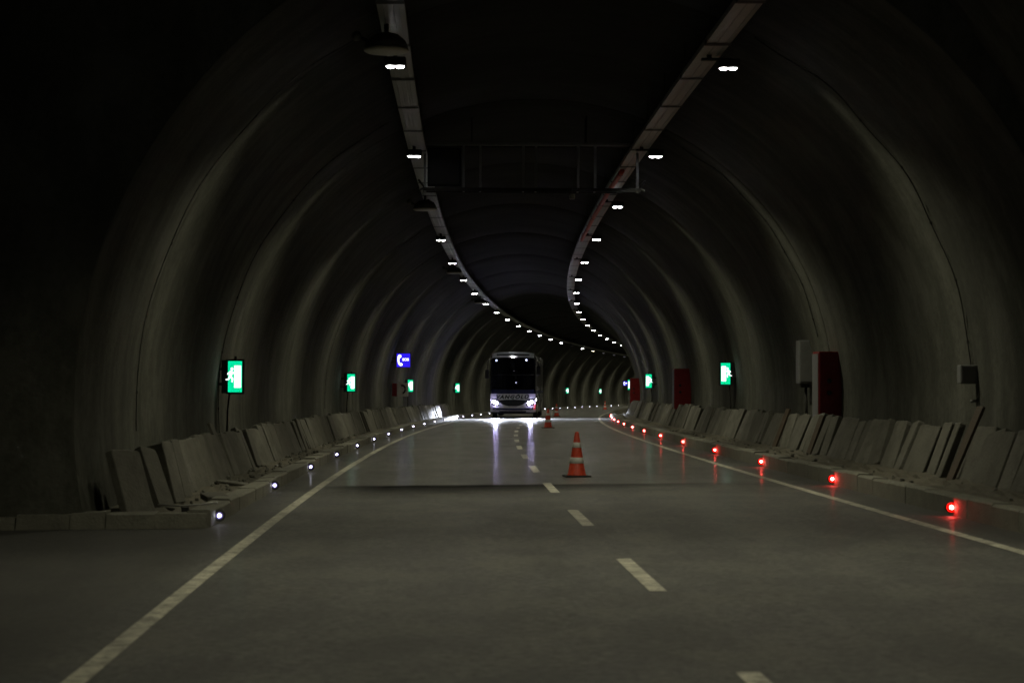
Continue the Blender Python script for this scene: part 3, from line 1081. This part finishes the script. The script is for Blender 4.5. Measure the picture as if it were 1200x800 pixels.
# ------------------------------------------------------------------ cabinets on the right wall
def red_cabinet(s, o, label):
    t = thing("fire_cabinet", label, "fire cabinet", s, o, 1.47)
    bm = bmesh.new(); box(bm, -.19, .40, 0, .70, -.67, .66, .015); link("cabinet_body", bm_mesh("cabinet_body", bm, M['red_paint']), t)
    bm = bmesh.new(); box(bm, -.205, -.192, .04, .66, -.62, .62, .003); link("door", bm_mesh("door", bm, M['grey_paint']), t)
    bm = bmesh.new(); box(bm, -.17, .36, -.012, -.002, -.63, .62, .003); link("end_panel", bm_mesh("end_panel", bm, M['red_paint']), t)
    for z in (-.11, .11):
        bm = bmesh.new(); lathe(bm, [(.045, 0), (.045, -.02), (.03, -.03)], 14, .0, -.013, 'Y', z)
        link("lock", bm_mesh("lock", bm, M['black']), t)


red_cabinet(37.1, 5.52, "large red fire cabinet with two black locks by the grey cabinet")
red_cabinet(65.6, 5.40, "middle red fire cabinet on the wall between two exit signs")
red_cabinet(106.0, 5.40, "farthest red fire cabinet behind a lit exit sign")
gc = thing("wall_cabinet", "tall narrow grey metal cabinet on the wall beside the red cabinet", "wall cabinet", 40.0, 5.58, 1.98)
bm = bmesh.new(); box(bm, -.14, .2, 0, .45, -.44, .43, .015); link("cabinet_body", bm_mesh("cabinet_body", bm, M['grey_paint']), gc)
bm = bmesh.new(); box(bm, -.12, .16, -.012, -.002, -.40, .39, .003); link("door", bm_mesh("door", bm, M['grey_paint']), gc)
bm = bmesh.new(); box(bm, -.09, .09, .1, .3, -.52, -.442, .01); link("cable_gland", bm_mesh("cable_gland", bm, M['dark_steel']), gc)
bm = bmesh.new(); tube(bm, [(.02, .2, -.52), (.04, .2, -1.3)], .03, 7); link("conduit", bm_mesh("conduit", bm, M['dark_steel'], True), gc)
jb = thing("junction_box", "small pale junction box on the wall above a timber board", "junction box", 27.1, 5.58, 1.63)
bm = bmesh.new(); box(bm, -.10, .14, 0, .2, -.13, .13, .015); link("box_body", bm_mesh("box_body", bm, M['grey_paint']), jb)
bm = bmesh.new(); box(bm, -.085, .10, -.010, -.001, -.115, .115, .004); link("lid", bm_mesh("lid", bm, M['grey_paint']), jb)
bm = bmesh.new(); tube(bm, [(.16, .05, .55), (.17, .05, 0), (.17, .05, -.30), (.14, .05, -.36), (.05, .05, -.37)], .022, 8); link("conduit", bm_mesh("conduit", bm, M['grey_paint'], True), jb)

# ------------------------------------------------------------------ kerb lights
ST = {}
bm = bmesh.new(); lathe(bm, [(.066, 0), (.066, -.03), (.060, -.038)], 16, 0, 0, 'Y', 0); ST['body'] = bm_mesh("body", bm, M['dark_steel'])
for k in ('white', 'red'):
    bm = bmesh.new(); rr = .056 if k == 'red' else .036; lathe(bm, [(rr, -.0385), (rr, -.044), (rr * .85, -.048)], 16, 0, 0, 'Y', 0); ST[k + '_ring'] = bm_mesh("lens", bm, M[k + '_ring'], True)
    bm = bmesh.new(); rr = .024 if k == 'red' else .018; lathe(bm, [(rr, -.0485), (rr * .93, -.054), (rr * .5, -.057)], 12, 0, 0, 'Y', 0); ST[k + '_led'] = bm_mesh("led", bm, M[k + '_led'], True)
wlight = bpy.data.lights.new("led_light", 'POINT'); wlight.energy = .05; wlight.color = (.8, .8, 1); wlight.shadow_soft_size = .02
rlight = bpy.data.lights.new("led_light", 'POINT'); rlight.energy = 2.2; rlight.color = (1, .004, .002); rlight.shadow_soft_size = .02


def stud(kind, s, o, h, label, group):
    t = thing("kerb_light", label, "kerb light", s, o, h, group)
    link("body", ST['body'], t)
    ln = link("lens", ST[kind + '_ring'], t)
    link("led", ST[kind + '_led'], ln)
    bm_key = 'pin'
    if bm_key not in ST:
        b2 = bmesh.new(); box(b2, -.02, .02, .0, .03, -.16, -.05); ST['pin'] = bm_mesh("mount", b2, M['dark_steel'])
    if s < 230:
        link("led_light", wlight if kind == 'white' else rlight, t, (0, -.085, 0))
    return t


for i in range(34):
    s = 22.36 + 6.877 * i
    if i == 0:
        lab = "white kerb light on the corner of the bay kerb"
        stud('white', s, L_EDGE + .045, .10, lab, "white kerb lights")
    else:
        stud('white', s, L_EDGE + .045, .10, "small white light fixed to the kerb past the corner of the bay", "white kerb lights")
for i in range(14):
    s = 22.6 + 7.134 * i
    stud('red', s, R_EDGE - .035, .10, "glowing red light fixed to the kerb beside the cone lane", "red kerb lights")

# ------------------------------------------------------------------ traffic cones
CN = {}
bm = bmesh.new(); box(bm, -.215, .215, -.215, .215, 0, .028, .010); CN['base'] = bm_mesh("base", bm, M['rubber'])


def cr_(z):
    return .152 - (.152 - .030) * (z - .028) / .722


bm = bmesh.new(); lathe(bm, [(.165, .026), (.160, .040), (cr_(.05), .05), (cr_(.4), .4), (cr_(.74), .74), (.018, .752)], 28); CN['cone_body'] = bm_mesh("cone_body", bm, M['orange'], True)
for k, (a, b) in enumerate(((.225, .325), (.485, .575))):
    bm = bmesh.new(); lathe(bm, [(cr_(a) + .0005, a), (cr_(a) + .004, a + .002), (cr_(b) + .004, b - .002), (cr_(b) + .0005, b)], 28)
    CN['sleeve%d' % k] = bm_mesh("reflective_sleeve", bm, M['reflective'], True)
for s, X, lab, rz in ((33.35, 1.09, "nearest orange and white traffic cone on the asphalt", .1),
                      (77.5, 1.41, "second orange traffic cone standing right in front of the bus corner", .3),
                      (118.5, 2.66, "small traffic cone beyond the second one, beside the bus", 0),
                      (181.0, 8.45, "tiny traffic cone far off by the white kerb lights", .4)):
    c = centre(s)
    o = (X - c[0]) / math.cos(c[2])
    t = thing("traffic_cone", lab, "traffic cone", s, o, 0.001, None, rz)
    for k, nm in (('base', 'base'), ('cone_body', 'cone_body'), ('sleeve0', 'reflective_sleeve'), ('sleeve1', 'reflective_sleeve')):
        link(nm, CN[k], t)

# ------------------------------------------------------------------ the bus
BS = 111.4
c = centre(BS)
bus = thing("bus", "white touring coach with headlights on, coming towards the camera", "bus", BS, (.05 - c[0]), 0.0)
HW = 1.275


def yf(x, z):
    a = abs(x) / HW
    return .30 * a ** 3.2 + .16 * max(0, (z - 1.30) / 2.2) ** 1.4 + .10 * max(0, (.60 - z) / .35) ** 2


def front_patch(name, x0, x1, zb, zt, t, mat, nx=16, nz=4, parent=bus, thick=.03):
    """panel following the coach's curved front; zb, zt may be functions of x"""
    fb = zb if callable(zb) else (lambda x: zb)
    ft = zt if callable(zt) else (lambda x: zt)
    vs, fs = [], []
    for lay in (t, t - thick):
        for i in range(nx + 1):
            x = x0 + (x1 - x0) * i / nx
            for j in range(nz + 1):
                z = fb(x) + (ft(x) - fb(x)) * j / nz
                vs.append((x, yf(x, z) - lay, z))
    m1 = (nx + 1) * (nz + 1)
    k = lambda i, j, l: l * m1 + i * (nz + 1) + j
    for i in range(nx):
        for j in range(nz):
            fs.append((k(i, j, 0), k(i + 1, j, 0), k(i + 1, j + 1, 0), k(i, j + 1, 0)))
            fs.append((k(i, j, 1), k(i, j + 1, 1), k(i + 1, j + 1, 1), k(i + 1, j, 1)))
        fs.append((k(i, 0, 0), k(i, 0, 1), k(i + 1, 0, 1), k(i + 1, 0, 0)))
        fs.append((k(i, nz, 0), k(i + 1, nz, 0), k(i + 1, nz, 1), k(i, nz, 1)))
    for j in range(nz):
        fs.append((k(0, j, 0), k(0, j + 1, 0), k(0, j + 1, 1), k(0, j, 1)))
        fs.append((k(nx, j, 0), k(nx, j, 1), k(nx, j + 1, 1), k(nx, j + 1, 0)))
    return link(name, mesh(name, vs, fs, mat), parent)


# body shell: sides, roof, rear, floor, and the front below the windscreen
LEN, ZR = 12.2, 3.56
vs, fs = [], []
sec = []
for a in range(0, 91, 15):
    sec.append((HW - .22 + .22 * math.cos(R(a)), ZR - .22 + .22 * math.sin(R(a))))
sec = [(HW - .03, .30), (HW, .42), (HW, 1.2), (HW - .01, 2.2)] + sec
full = sec + [(-x, z) for x, z in sec[::-1]]
rows = [None, 2.0, 6.0, LEN - .15, LEN]
n = len(full)
for q in rows:
    for x, z in full:
        f = 1.0 if q != LEN else .96
        yy = (yf(x, z) + .0) if q is None else q
        vs.append((x * f, yy, z if q != LEN else .30 + (z - .30) * .98))
for i in range(len(rows) - 1):
    for j in range(n - 1):
        fs.append((i * n + j, i * n + j + 1, (i + 1) * n + j + 1, (i + 1) * n + j))
    fs.append((i * n + n - 1, i * n, (i + 1) * n, (i + 1) * n + n - 1))
fs.append(tuple(range((len(rows) - 1) * n, len(rows) * n)))
body = link("body", mesh("body", vs, fs, M['coach_side']), bus)
front_patch("front_panel", -HW + .01, HW - .01, .34, 1.36, 0, M['coach_paint'], 20, 8, bus, .04)
front_patch("front_skirt", -HW + .05, HW - .05, .24, .335, -.02, M['coach_dark'], 16, 2)
# roof fairing over the windscreen
front_patch("roof_fairing", -1.17, 1.17, lambda x: 3.40 - .03 * (x / 1.17) ** 2, lambda x: 3.70 - .10 * abs(x / 1.17) ** 4, .02, M['coach_paint'], 20, 3, bus, .10)
front_patch("fairing_slot", -.92, .92, 3.50, lambda x: 3.59 - .02 * (x / .9) ** 2, .026, M['coach_dark'], 16, 2, bus, .004)
bm = bmesh.new(); box(bm, -.09, .09, .02, .10, 3.385, 3.43, .01); link("roof_marker", bm_mesh("roof_marker", bm, M['bulb']), bus)
# windscreen and the cab behind it
ws = front_patch("windscreen", -1.19, 1.19, 1.42, lambda x: 3.385 - .03 * (x / 1.17) ** 2, .004, M['glass'], 20, 8, bus, .008)
bm = bmesh.new(); tube(bm, [(x, yf(x, 2.42) - .02, 2.42) for x in [-1.18 + .118 * i for i in range(21)]], .018, 6)
link("screen_bar", bm_mesh("screen_bar", bm, M['coach_dark']), bus)
for x0, x1 in ((-1.0, -.05), (.95, .05)):
    bm = bmesh.new(); tube(bm, [(x0, yf(x0, 1.46) - .03, 1.46), (x1, yf(x1, 1.60) - .04, 1.60)], .016, 6); link("wiper", bm_mesh("wiper", bm, M['black']), bus)
front_patch("screen_band", -1.2, 1.2, 1.365, 1.60, .012, M['coach_navy'], 20, 2, bus, .006)
bm = bmesh.new(); box(bm, -1.12, 1.12, .55, 1.0, 1.30, 1.72, .05); link("dashboard", bm_mesh("dashboard", bm, M['coach_dark']), bus)
bm = bmesh.new(); box(bm, -1.2, 1.2, .4, 9, 1.18, 1.24); link("cab_floor", bm_mesh("cab_floor", bm, M['coach_dark']), bus)
bm = bmesh.new(); box(bm, -.5, .5, 4.2, 4.25, 1.25, 3.3); box(bm, -1.24, 1.24, 7.5, 7.55, 1.25, 3.45); link("partition", bm_mesh("partition", bm, M['coach_dark']), bus)
for x in (-.85, -.40, .40, .85):
    for yy in (1.7, 3.0):
        bm = bmesh.new(); box(bm, x - .2, x + .2, yy, yy + .14, 1.6, 2.42, .05); box(bm, x - .2, x + .2, yy - .4, yy + .02, 1.55, 1.70, .04)
        link("seat", bm_mesh("seat", bm, M['seat_cloth']), bus)
for x, z, nm in ((-.93, 3.22, "marker_lamp"), (.75, 3.24, "marker_lamp")):
    bm = bmesh.new(); r = .052 if nm == "marker_lamp" else .038
    lathe(bm, [(r, 0), (r, -.02), (r * .6, -.03)], 12, x, yf(x, z) + (.06 if nm == "marker_lamp" else .35), 'Y', z)
    link(nm, bm_mesh(nm, bm, M['bulb'], True), bus)
# lettering, grille, emblem, bumper
me = text_mesh("lettering", "VANGÖLÜ", .34, M['letter'], .004, .28, 1.28, .016)
bb = [v.co.x for v in me.vertices]
k = 1.84 / (max(bb) - min(bb)); xm = (max(bb) + min(bb)) / 2
zz = [v.co.z for v in me.vertices]; zm = (max(zz) + min(zz)) / 2; kz = .26 / (max(zz) - min(zz))
for v in me.vertices:
    v.co.x = (v.co.x - xm) * k; v.co.z = 1.20 + (v.co.z - zm) * kz
    v.co.y = yf(v.co.x, 1.2) - .010 + v.co.y
link("lettering", me, bus)
front_patch("grille", -.80, .80, lambda x: .66 + .26 * (abs(x) / .8) ** 2.6, lambda x: 1.03 - .05 * (abs(x) / .8) ** 2, .012, M['coach_dark'], 18, 4, bus, .02)
for z in (.80, .88, .96):
    front_patch("grille_bar", -.62, .62, z - .010, z + .010, .022, M['black'], 14, 1, bus, .012)
bm = bmesh.new(); lathe(bm, [(.07, 0), (.07, -.015), (.05, -.02)], 18, 0, yf(0, 1.08) - .012, 'Y', 1.085); link("emblem", bm_mesh("emblem", bm, M['galv'], True), bus)
front_patch("bumper_strip", -1.12, 1.12, lambda x: .44 + .02 * x * x, lambda x: .545 + .03 * x * x, .016, M['coach_navy'], 18, 2, bus, .02)
front_patch("lower_grille", -.75, .75, .32, .40, .014, M['coach_dark'], 14, 2, bus, .02)
front_patch("number_plate", -.26, .26, .58, .67, .016, M['reflective'], 4, 1, bus, .012)
hl = bpy.data.lights.new("headlight_beam", 'SPOT')
hl.energy = HEAD_W; hl.color = (.80, .86, 1.0); hl.spot_size = R(120); hl.spot_blend = .45; hl.shadow_soft_size = .07
for sx in (-1, 1):
    xa, xb = sorted((sx * .80, sx * 1.17))
    hd = front_patch("headlight", xa, xb, (lambda x: .70 + .03 * abs(x)), (lambda x: .90 + .14 * abs(x)), .014, M['coach_dark'], 6, 3, bus, .02)
    for x, z, r in ((sx * .90, .84, .085), (sx * 1.05, .90, .085)):
        bm = bmesh.new(); lathe(bm, [(r, 0), (r, -.02), (r * .6, -.035)], 16, x, yf(x, z) - .016, 'Y', z)
        link("bulb", bm_mesh("bulb", bm, M['headlight'], True), hd)
    hb = link("headlight_beam", hl, bus, (sx * .97, yf(.97, .86) - .14, .86), (R(90 - 8.6), 0, R(180)))
    hb.scale = (1, .078, 1)      # wide and flat: a dipped beam
    bm = bmesh.new(); lathe(bm, [(.05, 0), (.05, -.012)], 12, sx * .98, yf(.98, .5) - .03, 'Y', .49); link("fog_lamp", bm_mesh("fog_lamp", bm, M['galv']), bus)
# mirrors on their arms
for sx, zl in ((-1, 2.25), (1, 2.45)):
    bm = bmesh.new(); tube(bm, [(sx * 1.15, .35, 3.35), (sx * 1.36, .05, 3.25), (sx * 1.44, -.02, zl + .45)], .03, 8); ar = link("mirror_arm", bm_mesh("mirror_arm", bm, M['coach_dark'], True), bus)
    bm = bmesh.new(); box(bm, sx * 1.44 - .11, sx * 1.44 + .11, -.09, .07, zl - .05, zl + .47, .04); link("mirror", bm_mesh("mirror", bm, M['coach_dark'] if sx < 0 else M['black']), ar)
bm = bmesh.new(); box(bm, 1.40, 1.52, -.09, -.04, 3.08, 3.16, .01); link("arm_cap", bm_mesh("arm_cap", bm, M['dome_rim']), bus)
# sides: windows, wheels, hatches, marker lamps
for sx in (-1, 1):
    yy = 1.3
    for kk in range(6):
        bm = bmesh.new(); a, b = sorted((sx * (HW - .01), sx * (HW + .006))); box(bm, a, b, yy, yy + 1.62, 1.75, 3.15)
        link("side_window", bm_mesh("side_window", bm, M['coach_dark']), bus)
        yy += 1.70
    bm = bmesh.new(); a, b = sorted((sx * (HW - .005), sx * (HW + .008))); box(bm, a, b, .6, LEN - .4, 1.36, 1.52); link("side_stripe", bm_mesh("side_stripe", bm, M['coach_navy']), bus)
    for wy in (2.75, 8.6, 9.95):
        bm = bmesh.new(); x0 = HW - .26
        lathe(bm, [(.30, 0), (.46, .02), (.50, .06), (.50, .22), (.46, .265), (.30, .27)], 24, sx * x0 if sx > 0 else -HW - .02, wy, 'X', .50)
        w_ = link("wheel", bm_mesh("wheel", bm, M['rubber'], True), bus)
        bm = bmesh.new(); a = sx * (HW + .005)
        lathe(bm, [(.28, 0), (.26, .012 * sx), (.10, .02 * sx)], 20, a + .008 * sx, wy, 'X', .50)
        link("rim", bm_mesh("rim", bm, M['galv'], True), w_)
    for wy, z in ((.75, .95), (1.9, 1.25)):
        bm = bmesh.new(); a, b = sorted((sx * HW, sx * (HW + .03))); box(bm, a, b, wy, wy + .10, z, z + .14, .008); link("side_lamp", bm_mesh("side_lamp", bm, M['bulb'] if z < 1 else M['reflective']), bus)
for x, z, mt in ((1.225, .55, 'red_marker'), (1.25, .70, 'red_marker')):
    bm = bmesh.new(); box(bm, x - .035, x + .03, yf(HW, z) - .10, yf(HW, z) - .03, z - .04, z + .04, .008); link("corner_reflector", bm_mesh("corner_reflector", bm, M[mt]), bus)
